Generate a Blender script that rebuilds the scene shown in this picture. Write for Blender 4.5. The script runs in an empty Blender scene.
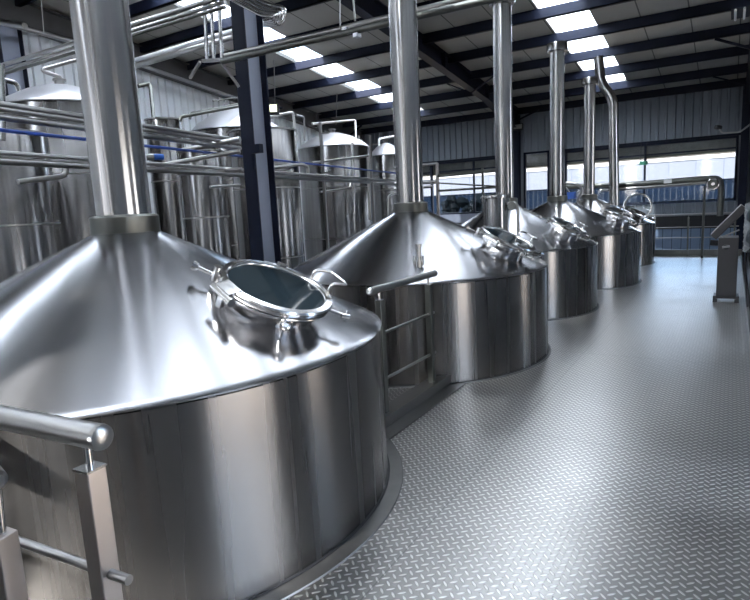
import bpy, math, random
from mathutils import Vector, Matrix
random.seed(7)
sc = bpy.context.scene
COL = sc.collection
PI = math.pi

# ------------------------------------------------------------------ camera
F, CX, CY, EYE = 580.0, 375.0, 300.0, 1.75
down = Vector((560-CX, 3900-CY, F)).normalized()
vx = 732-CX
Yc = Vector((vx, -(vx*down.x+F*down.z)/down.y, F)).normalized()
Zc = -down
Xc = Yc.cross(Zc)
def toworld(v): return Vector((Xc.dot(v), Yc.dot(v), Zc.dot(v)))
def P(px, py, x=None, y=None, z=None):
    """world point seen at a pixel of the photograph, on the plane x=, y= or z="""
    d = toworld(Vector((px-CX, py-CY, F)))
    if x is not None: t = x/d.x
    elif y is not None: t = y/d.y
    else: t = (z-EYE)/d.z
    return Vector((0, 0, EYE)) + d*t
cam = bpy.data.cameras.new('camera'); co = bpy.data.objects.new('camera', cam); COL.objects.link(co)
a = toworld(Vector((1, 0, 0))); b = toworld(Vector((0, -1, 0))); c_ = toworld(Vector((0, 0, -1)))
co.matrix_world = Matrix(((a.x, b.x, c_.x, 0), (a.y, b.y, c_.y, 0), (a.z, b.z, c_.z, EYE), (0, 0, 0, 1)))
cam.sensor_width = 36; cam.sensor_fit = 'HORIZONTAL'; cam.lens = F/750*36; cam.clip_start = .02; cam.clip_end = 300
sc.camera = co

# ------------------------------------------------------------------ materials
def mat(name, col, rough=.5, metal=0., noise=None, spec=.5, aniso=0., bump=None, streak=None, emit=None, cyl=False):
    m = bpy.data.materials.new(name); m.use_nodes = True
    nt = m.node_tree; N = nt.nodes; L = nt.links
    bs = N['Principled BSDF']
    bs.inputs['Base Color'].default_value = (*col, 1); bs.inputs['Roughness'].default_value = rough
    bs.inputs['Metallic'].default_value = metal; bs.inputs['Specular IOR Level'].default_value = spec
    bs.inputs['Anisotropic'].default_value = aniso
    tc = N.new('ShaderNodeTexCoord'); vec = tc.outputs['Object']
    if cyl:        # unrolled coordinates: angle round the axis, height
        sp_ = N.new('ShaderNodeSeparateXYZ'); L.new(vec, sp_.inputs[0])
        at = N.new('ShaderNodeMath'); at.operation = 'ARCTAN2'; L.new(sp_.outputs[1], at.inputs[0]); L.new(sp_.outputs[0], at.inputs[1])
        cb = N.new('ShaderNodeCombineXYZ'); L.new(at.outputs[0], cb.inputs[0]); L.new(sp_.outputs[2], cb.inputs[2]); vec = cb.outputs[0]
    if emit:
        bs.inputs['Emission Color'].default_value = (*emit[0], 1); bs.inputs['Emission Strength'].default_value = emit[1]
    if aniso:
        tg = N.new('ShaderNodeTangent'); tg.direction_type = 'RADIAL'; tg.axis = 'Z'; L.new(tg.outputs[0], bs.inputs['Tangent']); bs.inputs['Anisotropic Rotation'].default_value = .25
    if noise:      # (scale xyz, amount): colour mottling
        mp = N.new('ShaderNodeMapping'); mp.inputs['Scale'].default_value = noise[0]
        nz = N.new('ShaderNodeTexNoise'); nz.inputs['Scale'].default_value = 1; nz.inputs['Detail'].default_value = 2 if cyl else 5
        mx = N.new('ShaderNodeMixRGB'); mx.inputs[1].default_value = (*[c*(1-noise[1]) for c in col], 1)
        mx.inputs[2].default_value = (*[min(1, c*(1+noise[1])) for c in col], 1)
        L.new(vec, mp.inputs['Vector']); L.new(mp.outputs[0], nz.inputs['Vector'])
        L.new(nz.outputs['Fac'], mx.inputs[0]); L.new(mx.outputs[0], bs.inputs['Base Color'])
    if streak:     # (scale xyz, rough min, rough max, bump strength)
        mp = N.new('ShaderNodeMapping'); mp.inputs['Scale'].default_value = streak[0]
        nz = N.new('ShaderNodeTexNoise'); nz.inputs['Scale'].default_value = 1; nz.inputs['Detail'].default_value = 2 if cyl else 6
        mr = N.new('ShaderNodeMapRange'); mr.inputs['From Min'].default_value = 0.1; mr.inputs['From Max'].default_value = .9
        mr.inputs['To Min'].default_value = streak[1]; mr.inputs['To Max'].default_value = streak[2]
        L.new(vec, mp.inputs['Vector']); L.new(mp.outputs[0], nz.inputs['Vector'])
        L.new(nz.outputs['Fac'], mr.inputs['Value']); L.new(mr.outputs[0], bs.inputs['Roughness'])
        if streak[3]:
            bp = N.new('ShaderNodeBump'); bp.inputs['Strength'].default_value = streak[3]; bp.inputs['Distance'].default_value = .01
            L.new(nz.outputs['Fac'], bp.inputs['Height']); L.new(bp.outputs[0], bs.inputs['Normal'])
    return m

M = {}
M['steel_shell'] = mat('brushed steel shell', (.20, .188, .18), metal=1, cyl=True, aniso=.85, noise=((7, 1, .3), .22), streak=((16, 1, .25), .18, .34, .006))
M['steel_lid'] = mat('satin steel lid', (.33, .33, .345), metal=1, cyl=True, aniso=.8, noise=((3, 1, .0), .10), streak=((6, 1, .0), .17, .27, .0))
M['steel_flue'] = mat('rolled steel flue', (.38, .37, .365), metal=1, cyl=True, aniso=.7, noise=((5, 1, .6), .15), streak=((9, 1, .3), .16, .30, .015))
M['steel_polished'] = mat('polished steel', (.62, .61, .60), metal=1, rough=.16)
M['steel_satin'] = mat('satin steel', (.36, .35, .34), metal=1, rough=.3)
M['steel_dark'] = mat('dull dark steel', (.15, .152, .14), metal=1, rough=.42, noise=((6, 6, 6), .25))
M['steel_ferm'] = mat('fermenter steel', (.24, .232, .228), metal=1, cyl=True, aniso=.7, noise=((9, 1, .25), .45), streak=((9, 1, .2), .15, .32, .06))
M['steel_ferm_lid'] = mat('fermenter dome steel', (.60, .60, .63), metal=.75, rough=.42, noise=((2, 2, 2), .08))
M['pipe'] = mat('steel pipe', (.38, .37, .36), metal=1, rough=.32, noise=((3, 3, 3), .1))
M['post'] = mat('warm brushed post steel', (.50, .45, .42), metal=1, rough=.34, noise=((8, 8, 2), .1))
M['navy'] = mat('navy painted steel', (.006, .009, .022), rough=.55, spec=.2, noise=((3, 3, 3), .2))
M['web_grey'] = mat('grey blue painted web', (.24, .26, .32), rough=.5, noise=((1.5, 1.5, 1.5), .15))
M['blue_pipe'] = mat('blue painted pipe', (.02, .06, .30), rough=.4)
M['grey_wall'] = mat('blue grey siding', (.19, .215, .245), rough=.55, noise=((.6, .6, .3), .12))
M['white_wall'] = mat('white siding', (.74, .755, .77), rough=.6, noise=((.5, .5, .3), .08))
M['liner'] = mat('grey gable beam paint', (.085, .083, .085), rough=.6, noise=((.5, .5, .5), .15))
M['concrete'] = mat('grey concrete', (.12, .12, .12), rough=.7, noise=((.7, .7, .7), .2))
M['ring'] = mat('dull floor ring steel', (.20, .195, .19), metal=.9, rough=.42, noise=((9, 9, 9), .2))
M['black'] = mat('black rubber', (.012, .012, .014), rough=.5)
M['box_steel'] = mat('grey cabinet steel', (.085, .08, .08), metal=.5, rough=.42, noise=((3, 3, 3), .1))
M['green'] = mat('green sign', (.02, .16, .10), rough=.5)
M['lamp_lens'] = mat('lamp lens', (.75, .78, .55), rough=.3, emit=((.85, .9, .55), .5))
M['lamp_lens_dim'] = mat('unlit lamp lens', (.30, .30, .27), rough=.35)
M['white_paint'] = mat('white paint', (.75, .75, .74), rough=.5)
M['blue_plastic'] = mat('blue plastic', (.02, .10, .42), rough=.4)
M['out_white'] = mat('white cladding outside', (.20, .21, .22), rough=.7, noise=((.3, .3, .3), .05))
M['out_blue'] = mat('blue cladding outside', (.003, .0055, .011), spec=0, rough=.8, noise=((.6, .6, .6), .3))
M['fence_blue'] = mat('pale blue fence paint', (.013, .017, .024), spec=0, rough=.7)
M['out_ground'] = mat('yard concrete', (.26, .22, .18), rough=.9, noise=((.5, .5, .5), .2))
M['leaf'] = mat('dark foliage', (.002, .003, .004), spec=0, rough=.9, noise=((5, 5, 5), .4))
M['tarp'] = mat('crumpled grey sheeting', (.30, .31, .32), rough=.35, noise=((5, 5, 5), .15))

def glass(name, tint=(.93, .94, .95)):
    m = bpy.data.materials.new(name); m.use_nodes = True; nt = m.node_tree; N = nt.nodes; L = nt.links
    N.clear(); o = N.new('ShaderNodeOutputMaterial'); t = N.new('ShaderNodeBsdfTransparent'); g = N.new('ShaderNodeBsdfGlossy')
    t.inputs[0].default_value = (*tint, 1); g.inputs['Roughness'].default_value = .05
    fr = N.new('ShaderNodeFresnel'); mx = N.new('ShaderNodeMixShader')
    L.new(fr.outputs[0], mx.inputs[0]); L.new(t.outputs[0], mx.inputs[1]); L.new(g.outputs[0], mx.inputs[2]); L.new(mx.outputs[0], o.inputs[0])
    return m
M['glass'] = glass('window glass')
def skylight_mat():
    m = bpy.data.materials.new('translucent skylight sheet'); m.use_nodes = True; nt = m.node_tree; N = nt.nodes; L = nt.links
    N.clear(); o = N.new('ShaderNodeOutputMaterial'); t = N.new('ShaderNodeBsdfTransparent'); g = N.new('ShaderNodeBsdfTranslucent')
    g.inputs[0].default_value = (.88, .92, .97, 1); t.inputs[0].default_value = (.9, .95, 1, 1)
    mx = N.new('ShaderNodeMixShader'); mx.inputs[0].default_value = .6
    L.new(t.outputs[0], mx.inputs[1]); L.new(g.outputs[0], mx.inputs[2]); L.new(mx.outputs[0], o.inputs[0])
    return m
M['skylight'] = skylight_mat()
M['hatch_glass'] = mat('dark sight glass', (.008, .013, .017), rough=.05, spec=.35)

def checker_plate():
    m = bpy.data.materials.new('tear plate steel'); m.use_nodes = True; nt = m.node_tree; N = nt.nodes; L = nt.links
    bs = N['Principled BSDF']; bs.inputs['Metallic'].default_value = .9
    tc = N.new('ShaderNodeTexCoord'); sp = N.new('ShaderNodeSeparateXYZ'); L.new(tc.outputs['Object'], sp.inputs[0])
    def m_(op, a, b=None, c=None):
        n = N.new('ShaderNodeMath'); n.operation = op
        for i, v in enumerate((a, b, c)):
            if v is None: continue
            if isinstance(v, (int, float)): n.inputs[i].default_value = v
            else: L.new(v, n.inputs[i])
        return n.outputs[0]
    X, Y = sp.outputs[0], sp.outputs[1]
    S = .042
    # rotated 45 degrees grid of cells; lugs alternate direction like a checkerboard
    u = m_('DIVIDE', m_('ADD', X, Y), S*1.41421); v = m_('DIVIDE', m_('SUBTRACT', Y, X), S*1.41421)
    iu = m_('FLOOR', u); iv = m_('FLOOR', v)
    fu = m_('SUBTRACT', m_('SUBTRACT', u, iu), .5); fv = m_('SUBTRACT', m_('SUBTRACT', v, iv), .5)
    par = m_('MODULO', m_('ABSOLUTE', m_('ADD', iu, iv)), 2.0)
    np_ = m_('SUBTRACT', 1.0, par)
    lu = m_('ADD', m_('MULTIPLY', fu, par), m_('MULTIPLY', fv, np_))
    lv = m_('ADD', m_('MULTIPLY', fv, par), m_('MULTIPLY', fu, np_))
    d = m_('ADD', m_('POWER', m_('DIVIDE', m_('ABSOLUTE', lu), .58), 2.0), m_('POWER', m_('DIVIDE', m_('ABSOLUTE', lv), .17), 2.0))
    mr = N.new('ShaderNodeMapRange'); mr.interpolation_type = 'SMOOTHSTEP'
    mr.inputs['From Min'].default_value = .35; mr.inputs['From Max'].default_value = 1.1
    mr.inputs['To Min'].default_value = 1; mr.inputs['To Max'].default_value = 0; L.new(d, mr.inputs['Value'])
    lug = mr.outputs[0]
    # plate joints: one along the walkway, others across it
    def joint(coord, off, period, w):
        t = m_('DIVIDE', m_('SUBTRACT', coord, off), period)
        fr = m_('ABSOLUTE', m_('SUBTRACT', m_('FRACT', m_('ADD', t, .5)), .5))
        return m_('LESS_THAN', fr, w/period)
    j = m_('MAXIMUM', joint(X, -1.36, 20, .004), joint(Y, 6.63, 2.5, .005))
    h = m_('SUBTRACT', lug, m_('MULTIPLY', j, 1.2))
    bp = N.new('ShaderNodeBump'); bp.inputs['Strength'].default_value = 1; bp.inputs['Distance'].default_value = .0035
    L.new(h, bp.inputs['Height']); L.new(bp.outputs[0], bs.inputs['Normal'])
    nz = N.new('ShaderNodeTexNoise'); nz.inputs['Scale'].default_value = 1.3; nz.inputs['Detail'].default_value = 6; L.new(tc.outputs['Object'], nz.inputs['Vector'])
    nz2 = N.new('ShaderNodeTexNoise'); nz2.inputs['Scale'].default_value = 30; nz2.inputs['Detail'].default_value = 4; L.new(tc.outputs['Object'], nz2.inputs['Vector'])
    cr = N.new('ShaderNodeMixRGB'); cr.inputs[1].default_value = (.28, .27, .258, 1); cr.inputs[2].default_value = (.42, .405, .385, 1)
    L.new(m_('ADD', m_('MULTIPLY', nz.outputs['Fac'], .7), m_('MULTIPLY', nz2.outputs['Fac'], .3)), cr.inputs[0])
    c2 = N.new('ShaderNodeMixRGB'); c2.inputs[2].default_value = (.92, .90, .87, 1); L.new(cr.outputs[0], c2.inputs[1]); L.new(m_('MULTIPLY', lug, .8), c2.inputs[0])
    c3 = N.new('ShaderNodeMixRGB'); c3.inputs[2].default_value = (.10, .10, .10, 1); L.new(c2.outputs[0], c3.inputs[1]); L.new(m_('MULTIPLY', j, .35), c3.inputs[0])
    L.new(c3.outputs[0], bs.inputs['Base Color'])
    rr = m_('ADD', .22, m_('MULTIPLY', nz.outputs['Fac'], .22)); L.new(rr, bs.inputs['Roughness'])
    return m
M['plate'] = checker_plate()

def panel_mat(name, col, period, line, w=.012, axis=0, rough=.7):
    m = mat(name, col, rough=rough, noise=((.6, .6, .6), .12)); nt = m.node_tree; N = nt.nodes; L = nt.links
    bs = N['Principled BSDF']; src = bs.inputs['Base Color'].links[0].from_socket
    tc = [n for n in N if n.type == 'TEX_COORD'][0]; sp = N.new('ShaderNodeSeparateXYZ'); L.new(tc.outputs['Object'], sp.inputs[0])
    def mm(op, a, b):
        n = N.new('ShaderNodeMath'); n.operation = op
        for i, v in enumerate((a, b)):
            if isinstance(v, (int, float)): n.inputs[i].default_value = v
            elif v is not None: L.new(v, n.inputs[i])
        return n.outputs[0]
    f = mm('FRACT', mm('DIVIDE', sp.outputs[axis], period), None)
    k = mm('LESS_THAN', f, w/period)
    mx = N.new('ShaderNodeMixRGB'); mx.inputs[2].default_value = (*line, 1); L.new(k, mx.inputs[0]); L.new(src, mx.inputs[1]); L.new(mx.outputs[0], bs.inputs['Base Color'])
    return m
M['roof'] = panel_mat('beige roof liner', (.42, .40, .36), 1.0, (.10, .10, .09), .03)
M['out_panel'] = panel_mat('white cladding with joints', (.055, .064, .082), 1.5, (.03, .04, .06), .05)
M['low_panel'] = panel_mat('pale blue lower panels', (.16, .22, .32), .28, (.05, .07, .10), .02)

# ------------------------------------------------------------------ mesh builder
class MB:
    def __init__(s): s.v = []; s.f = []
    def add(s, vs, fs):
        o = len(s.v); s.v += [Vector(v) for v in vs]; s.f += [tuple(i+o for i in f) for f in fs]; return s
    def box(s, lo, hi, rot=None, piv=None):
        x0, y0, z0 = lo; x1, y1, z1 = hi
        vs = [Vector(p) for p in ((x0,y0,z0),(x1,y0,z0),(x1,y1,z0),(x0,y1,z0),(x0,y0,z1),(x1,y0,z1),(x1,y1,z1),(x0,y1,z1))]
        if rot is not None:
            pv = Vector(piv) if piv else Vector(((x0+x1)/2, (y0+y1)/2, (z0+z1)/2)); vs = [pv+rot@(v-pv) for v in vs]
        return s.add(vs, [(0,3,2,1),(4,5,6,7),(0,1,5,4),(1,2,6,5),(2,3,7,6),(3,0,4,7)])
    def bar(s, p, q, w, h, up=(0, 0, 1)):      # rectangular bar p->q
        p = Vector(p); q = Vector(q); d = (q-p).normalized(); up = Vector(up)
        if abs(d.dot(up)) > .99: up = Vector((1, 0, 0))
        a = d.cross(up).normalized(); b = a.cross(d)
        vs = [e+a*(i*w/2)+b*(j*h/2) for e in (p, q) for i, j in ((-1,-1),(1,-1),(1,1),(-1,1))]
        return s.add(vs, [(0,1,2,3),(7,6,5,4),(0,4,5,1),(1,5,6,2),(2,6,7,3),(3,7,4,0)])
    def tube(s, pts, r, n=12, cap=True, closed=False):
        pts = [Vector(p) for p in pts]; m = len(pts); rs = r if isinstance(r, (list, tuple)) else [r]*m
        vs = []; prev = None
        for i, p in enumerate(pts):
            if closed: d = (pts[(i+1) % m]-pts[i-1]).normalized()
            elif i == 0: d = (pts[1]-p).normalized()
            elif i == m-1: d = (p-pts[-2]).normalized()
            else: d = ((pts[i+1]-p).normalized()+(p-pts[i-1]).normalized()).normalized()
            if prev is None:
                a = d.orthogonal().normalized()
            else:
                a = (prev-d*prev.dot(d)).normalized()
            prev = a; bb = d.cross(a)
            vs += [p+(a*math.cos(2*PI*k/n)+bb*math.sin(2*PI*k/n))*rs[i] for k in range(n)]
        fs = []
        for i in range(m if closed else m-1):
            j = (i+1) % m
            fs += [(i*n+k, i*n+(k+1) % n, j*n+(k+1) % n, j*n+k) for k in range(n)]
        if cap and not closed: fs += [tuple(range(n-1, -1, -1)), tuple((m-1)*n+k for k in range(n))]
        return s.add(vs, fs)
    def bent(s, pts, r, br=.08, n=12, seg=6):    # polyline with rounded corners
        pts = [Vector(p) for p in pts]; out = [pts[0]]
        for i in range(1, len(pts)-1):
            a, b, c = pts[i-1], pts[i], pts[i+1]
            k = min(br, (a-b).length*.49, (c-b).length*.49)
            p0 = b+(a-b).normalized()*k; p1 = b+(c-b).normalized()*k
            for t in range(seg+1):
                t /= seg; out.append(p0*(1-t)**2+b*2*t*(1-t)+p1*t*t)
        out.append(pts[-1]); return s.tube(out, r, n)
    def lathe(s, prof, n=48, mtx=None, close=False):   # prof (r,z); axis z; mtx places it
        m = len(prof); vs = []
        for r, z in prof: vs += [Vector((r*math.cos(2*PI*k/n), r*math.sin(2*PI*k/n), z)) for k in range(n)]
        if mtx is not None: vs = [mtx@v for v in vs]
        fs = [(i*n+k, i*n+(k+1) % n, (i+1)*n+(k+1) % n, (i+1)*n+k) for i in range(m-1) for k in range(n)]
        if close: fs += [((m-1)*n+k, (m-1)*n+(k+1) % n, (k+1) % n, k) for k in range(n)]
        s.add(vs, fs); return s
    def disc(s, r, z, n=48, mtx=None):
        vs = [Vector((r*math.cos(2*PI*k/n), r*math.sin(2*PI*k/n), z)) for k in range(n)]
        if mtx is not None: vs = [mtx@v for v in vs]
        s.add(vs, [tuple(range(n))]); return s
    def build(s, name, m, parent=None, origin=None, ang=35, bevel=0):
        me = bpy.data.meshes.new(name)
        if parent is not None: o = parent.get('_o'); off = Vector(o) if o is not None else Vector((0, 0, 0))
        else: off = Vector(origin) if origin is not None else Vector((0, 0, 0))
        me.from_pydata([v-off for v in s.v], [], s.f); me.update()
        me.materials.append(M[m] if isinstance(m, str) else m)
        for p in me.polygons: p.use_smooth = True
        me.set_sharp_from_angle(angle=math.radians(ang))
        ob = bpy.data.objects.new(name, me); COL.objects.link(ob)
        if parent is not None: ob.parent = parent; ob['_o'] = tuple(off)
        else: ob.location = off; ob['_o'] = tuple(off)
        if bevel:
            b = ob.modifiers.new('bevel', 'BEVEL'); b.width = bevel; b.segments = 2; b.limit_method = 'ANGLE'
        return ob
def thing(name, loc, label, cat, group=None):
    o = bpy.data.objects.new(name, None); COL.objects.link(o); o.location = loc; o.empty_display_size = .1; o['_o'] = tuple(loc)
    return tag(o, label, cat, group)
def tag(o, label, cat, group=None):
    o['label'] = label; o['category'] = cat
    if group: o['group'] = group
    return o
def struct(o): o['kind'] = 'structure'; return o

# ------------------------------------------------------------------ building
YB, ZE, SL, STEP = 22.0, 5.05, .12, 1.584
GF = -2.4                      # ground floor level under the steel platform
XW, XR, XF = -13.9, .50, -6.87 # gable wall, right wall, portal frame
YR = -13.0                     # rear of the hall behind the viewer
RIDGE = -3.34
def roofz(y): return ZE+SL*(YB-y) if y >= RIDGE else ZE+SL*(YB-RIDGE)-SL*(RIDGE-y)

struct(MB().box((-2.78, 4, -.12), (.28, 17.8, 0)).box((-2.78, -2.5, -.12), (.28, 4, 0)).build('floor', 'plate'))
struct(MB().box((XW-1, YR-1, GF-.1), (6, YB+.3, GF)).build('trim_2', 'concrete'))
# support deck left of the walkway under the kettles
struct(MB().box((-5.2, 0.2, -.16), (-2.78, 18.0, -.02)).build('trim_3', 'steel_dark'))
struct(MB().box((-2.78, 17.8, -.12), (.28, 17.86, .17)).build('trim_4', 'steel_dark'))
struct(MB().box((.25, -2.5, -.12), (.28, 17.8, .03)).build('trim_5', 'steel_dark'))

# roof liner: cells between purlins with holes for the skylight strips
xs = [XW-.1, -11.0, -10.0, -3.93, -2.95, XR+.4]
holes = {(-11.0, -10.0), (-3.93, -2.95)}
bays = []
i = 0
while YB-i*STEP > RIDGE+.1:
    y1 = YB-i*STEP; y0 = max(RIDGE, y1-STEP); bays.append((y0, y1)); i += 1
rb = MB()
for k, (y0, y1) in enumerate(bays):
    for x0, x1 in zip(xs[:-1], xs[1:]):
        if (x0, x1) in holes and 1 <= k: continue
        zs = roofz(y0), roofz(y1)
        rb.add([(x0,y0,zs[0]),(x1,y0,zs[0]),(x1,y1,zs[1]),(x0,y1,zs[1]),(x0,y0,zs[0]+.1),(x1,y0,zs[0]+.1),(x1,y1,zs[1]+.1),(x0,y1,zs[1]+.1)],
               [(0,3,2,1),(4,5,6,7),(0,1,5,4),(1,2,6,5),(2,3,7,6),(3,0,4,7)])
for (y0, y1) in ((YR, RIDGE),):
    for x0, x1 in zip(xs[:-1], xs[1:]):
        if (x0, x1) in holes: continue
        rb.add([(x0,y0,roofz(y0)),(x1,y0,roofz(y0)),(x1,y1,roofz(y1)),(x0,y1,roofz(y1)),(x0,y0,roofz(y0)+.1),(x1,y0,roofz(y0)+.1),(x1,y1,roofz(y1)+.1),(x0,y1,roofz(y1)+.1)],
               [(0,3,2,1),(4,5,6,7),(0,1,5,4),(1,2,6,5),(2,3,7,6),(3,0,4,7)])
struct(rb.build('ceiling', 'roof'))
# skylight sheets
n_sl = 0
for (x0, x1, where) in ((-3.93, -2.95, 'right'), (-11.0, -10.0, 'left')):
    for k, (y0, y1) in enumerate(bays):
        if k < 1: continue
        ya, yb = y0, y1
        if where == 'left' and k in (3, 5): yb = y0+.5*(y1-y0)
        n_sl += 1
        za, zb = roofz(ya)+.06, roofz(yb)+.06
        o = MB().add([(x0,ya,za),(x1,ya,za),(x1,yb,zb),(x0,yb,zb),(x0,ya,za+.02),(x1,ya,za+.02),(x1,yb,zb+.02),(x0,yb,zb+.02)],
               [(0,3,2,1),(4,5,6,7),(0,1,5,4),(1,2,6,5),(2,3,7,6),(3,0,4,7)]).build('window_%d' % (10+n_sl), 'skylight')
        struct(o)
y0, y1 = YR, RIDGE
for (x0, x1) in holes:
    n_sl += 1
    struct(MB().add([(x0,y0,roofz(y0)+.06),(x1,y0,roofz(y0)+.06),(x1,y1,roofz(y1)+.06),(x0,y1,roofz(y1)+.06)], [(0,1,2,3)]).build('window_%d' % (10+n_sl), 'skylight'))

# corrugated sheets as real ribs
def corrugated(mb, a, b, z0, z1, inward, pitch=.3, depth=.035, z1b=None):
    """ribbed sheet from plan point a to b"""
    a = Vector((a[0], a[1], 0)); b = Vector((b[0], b[1], 0)); L = (b-a).length; d = (b-a)/L; nrm = Vector(inward)
    prof = []; s = 0
    while s < L:
        for t, h in ((0, 0), (.62, 0), (.70, 1), (.92, 1)):
            x = s+t*pitch
            if x < L: prof.append((x, h*depth))
        s += pitch
    prof.append((L, 0))
    vs = []
    for x, h in prof:
        p = a+d*x+nrm*h; zt = z1 if z1b is None else z1+(z1b-z1)*x/L
        vs += [(p.x, p.y, z0), (p.x, p.y, zt)]
    fs = [(2*i, 2*i+2, 2*i+3, 2*i+1) for i in range(len(prof)-1)]
    m = len(vs); q = nrm*-.08
    mb.add(vs, fs)
    mb.add([(a.x+q.x, a.y+q.y, z0), (b.x+q.x, b.y+q.y, z0), (b.x+q.x, b.y+q.y, z1 if z1b is None else z1b), (a.x+q.x, a.y+q.y, z1)], [(0, 1, 2, 3)])
    return mb
# back wall
wb = MB(); IN = (0, -1, 0)
Z0, Z1 = 1.40, 3.37
corrugated(wb, (XW, YB), (XR, YB), Z1, ZE+.02, IN, pitch=.25, depth=.06)
corrugated(wb, (XW, YB), (XR, YB), .92, Z0-.05, IN)
corrugated(wb, (XW, YB), (-12.4, YB), Z0-.05, Z1, IN)
corrugated(wb, (-7.15, YB), (-6.70, YB), Z0-.05, Z1, IN)
corrugated(wb, (-5.75, YB), (-5.20, YB), Z0-.05, Z1, IN)
corrugated(wb, (.12, YB), (XR, YB), Z0-.05, Z1, IN)
struct(wb.build('wall_back', 'grey_wall'))
struct(MB().box((XW, YB-.04, .50), (XR, YB+.05, .92)).build('trim_6', 'black'))
struct(MB().box((XW, YB-.03, GF), (XR, YB+.05, .50)).build('trim_7', 'low_panel'))
struct(MB().box((-12.3, YB-.10, .95), (-7.3, YB-.045, 1.28)).build('trim_8', 'web_grey'))
def window(n, x0, x1, z0, z1, mull, trans=()):
    f = MB(); w = .07
    f.box((x0, YB-.07, z0), (x1, YB+.06, z0+w)).box((x0, YB-.07, z1-w), (x1, YB+.06, z1))
    f.box((x0, YB-.07, z0), (x0+w, YB+.06, z1)).box((x1-w, YB-.07, z0), (x1, YB+.06, z1))
    for m in mull: f.box((m-.03, YB-.05, z0), (m+.03, YB+.04, z1))
    for t in trans: f.box((x0, YB-.05, t-.025), (x1, YB+.04, t+.025))
    root = f.build('window_%d' % n, 'navy'); struct(root)
    MB().box((x0+.02, YB+.005, z0+.02), (x1-.02, YB+.015, z1-.02)).build('glass', 'glass', root)
window(1, -5.2, .12, Z0-.03, Z1, (-2.55,), (3.0,))
window(2, -6.70, -5.75, 1.30, 3.45, (), ())
window(3, -10.3, -7.15, 1.27, Z1, (-8.7,), (3.0,))
window(4, -12.4, -10.5, 1.27, Z1, (-11.4,), (3.0,))
struct(MB().box((-5.3, YB-.10, Z1), (.2, YB-.01, Z1+.07)).box((-12.4, YB-.10, Z1), (-7.1, YB-.01, Z1+.07)).build('trim_9', 'navy'))

# gable wall on the left (white siding)
wl = MB()
corrugated(wl, (XW, YB), (XW, RIDGE), GF, roofz(YB), (1, 0, 0), z1b=roofz(RIDGE), pitch=.25, depth=.06)
corrugated(wl, (XW, RIDGE), (XW, YR), GF, roofz(RIDGE), (1, 0, 0), z1b=roofz(YR), pitch=.25, depth=.06)
struct(wl.build('wall_left', 'white_wall'))
# right wall, with tall windows
wr = MB()
def wr_seg(y0, y1, z0, z1): wr.box((XR, y0, z0), (XR+.12, y1, z1))
ops = [(-9.5, -7.5, 4.3), (-4.6, -3.6, 4.3), (1.0, 2.5, 2.4), (3.5, 4.3, 2.4), (7.4, 8.0, 2.8), (10.9, 11.7, 4.0), (15.6, 16.4, 4.3)]
zo0 = .06
wr.box((XR, YR, GF), (XR+.12, YB, zo0)); pv = YR
for ya, yb, zt in ops:
    wr.box((XR, pv, zo0), (XR+.12, ya, 4.4))
    if yb < 0: wr.box((XR, ya, zo0), (XR+.12, yb, 1.6))
    wr.box((XR, ya, zt), (XR+.12, yb, 4.4)); pv = yb
wr.box((XR, pv, zo0), (XR+.12, YB, 4.4)); zo1 = 4.4
wu = MB(); wu.add([(XR, YR, zo1), (XR, YB, zo1), (XR, YB, ZE), (XR, RIDGE, roofz(RIDGE)), (XR, YR, roofz(YR)),
        (XR+.12, YR, zo1), (XR+.12, YB, zo1), (XR+.12, YB, ZE), (XR+.12, RIDGE, roofz(RIDGE)), (XR+.12, YR, roofz(YR))],
       [(0,1,2,3,4), (9,8,7,6,5), (0,5,6,1)])
struct(wr.build('wall_right', 'grey_wall')); struct(wu.build('trim_11', 'white_wall'))
for k, (a_, b_, zo1) in enumerate(ops):
    zo0 = 1.6 if b_ < 0 else .06
    r = MB().box((XR, a_, zo0), (XR+.12, a_+.05, zo1)).box((XR, b_-.05, zo0), (XR+.12, b_, zo1)).box((XR, a_, zo0), (XR+.12, b_, zo0+.05)).box((XR, a_, zo1-.05), (XR+.12, b_, zo1)).build('window_%d' % (60+k), 'navy')
    struct(r); MB().box((XR+.05, a_+.03, zo0+.03), (XR+.06, b_-.03, zo1-.03)).build('glass', 'glass', r)
# unseen rear wall; tall openings added to let light in
wq = MB(); prev = XW
for xa, xb in ((-12.2, -10.4), (-8.2, -7.3), (-5.2, -4.5), (-2.2, -1.6)):
    wq.box((prev, YR-.1, GF), (xa, YR, 6.9)).box((xa, YR-.1, 4.6), (xb, YR, 6.9)).box((xa, YR-.1, GF), (xb, YR, 1.6)); prev = xb
wq.box((prev, YR-.1, GF), (XR, YR, 6.9))
struct(wq.build('wall_rear', 'grey_wall'))

# ---- frames: columns, rafters, purlins
def h_column(x, y, z0, z1, w, d, name, label, webmat='web_grey', lamp=None):
    t = thing(name, (x, y, z0), label, 'column')
    MB().box((x-w/2, y-d/2, z0), (x+w/2, y-d/2+.02, z1)).build('flange', 'navy', t)
    MB().box((x-w/2, y+d/2-.02, z0), (x+w/2, y+d/2, z1)).build('flange', 'navy', t)
    MB().box((x-.008, y-d/2+.02, z0), (x+.008, y+d/2-.02, z1)).build('web', webmat, t)
    return t
tcol = h_column(XF, 7.62, GF, roofz(7.6)-.65, .27, .46, 'steel_column', 'large navy H-section steel column rising behind the foremost kettle')
bq = P(258, 149, y=7.38); MB().box((bq.x-.10, 7.30, bq.z-.07), (bq.x+.10, 7.395, bq.z+.07)).bar((bq.x-.08, 7.36, bq.z), (bq.x-.12, 7.38, bq.z-.32), .05, .04).build('bracket', 'navy', tcol)
h_column(XF, YB-.35, GF, ZE-.25, .22, .3, 'steel_column', 'slim navy steel column against the back wall beside the narrow window', 'navy')
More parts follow.
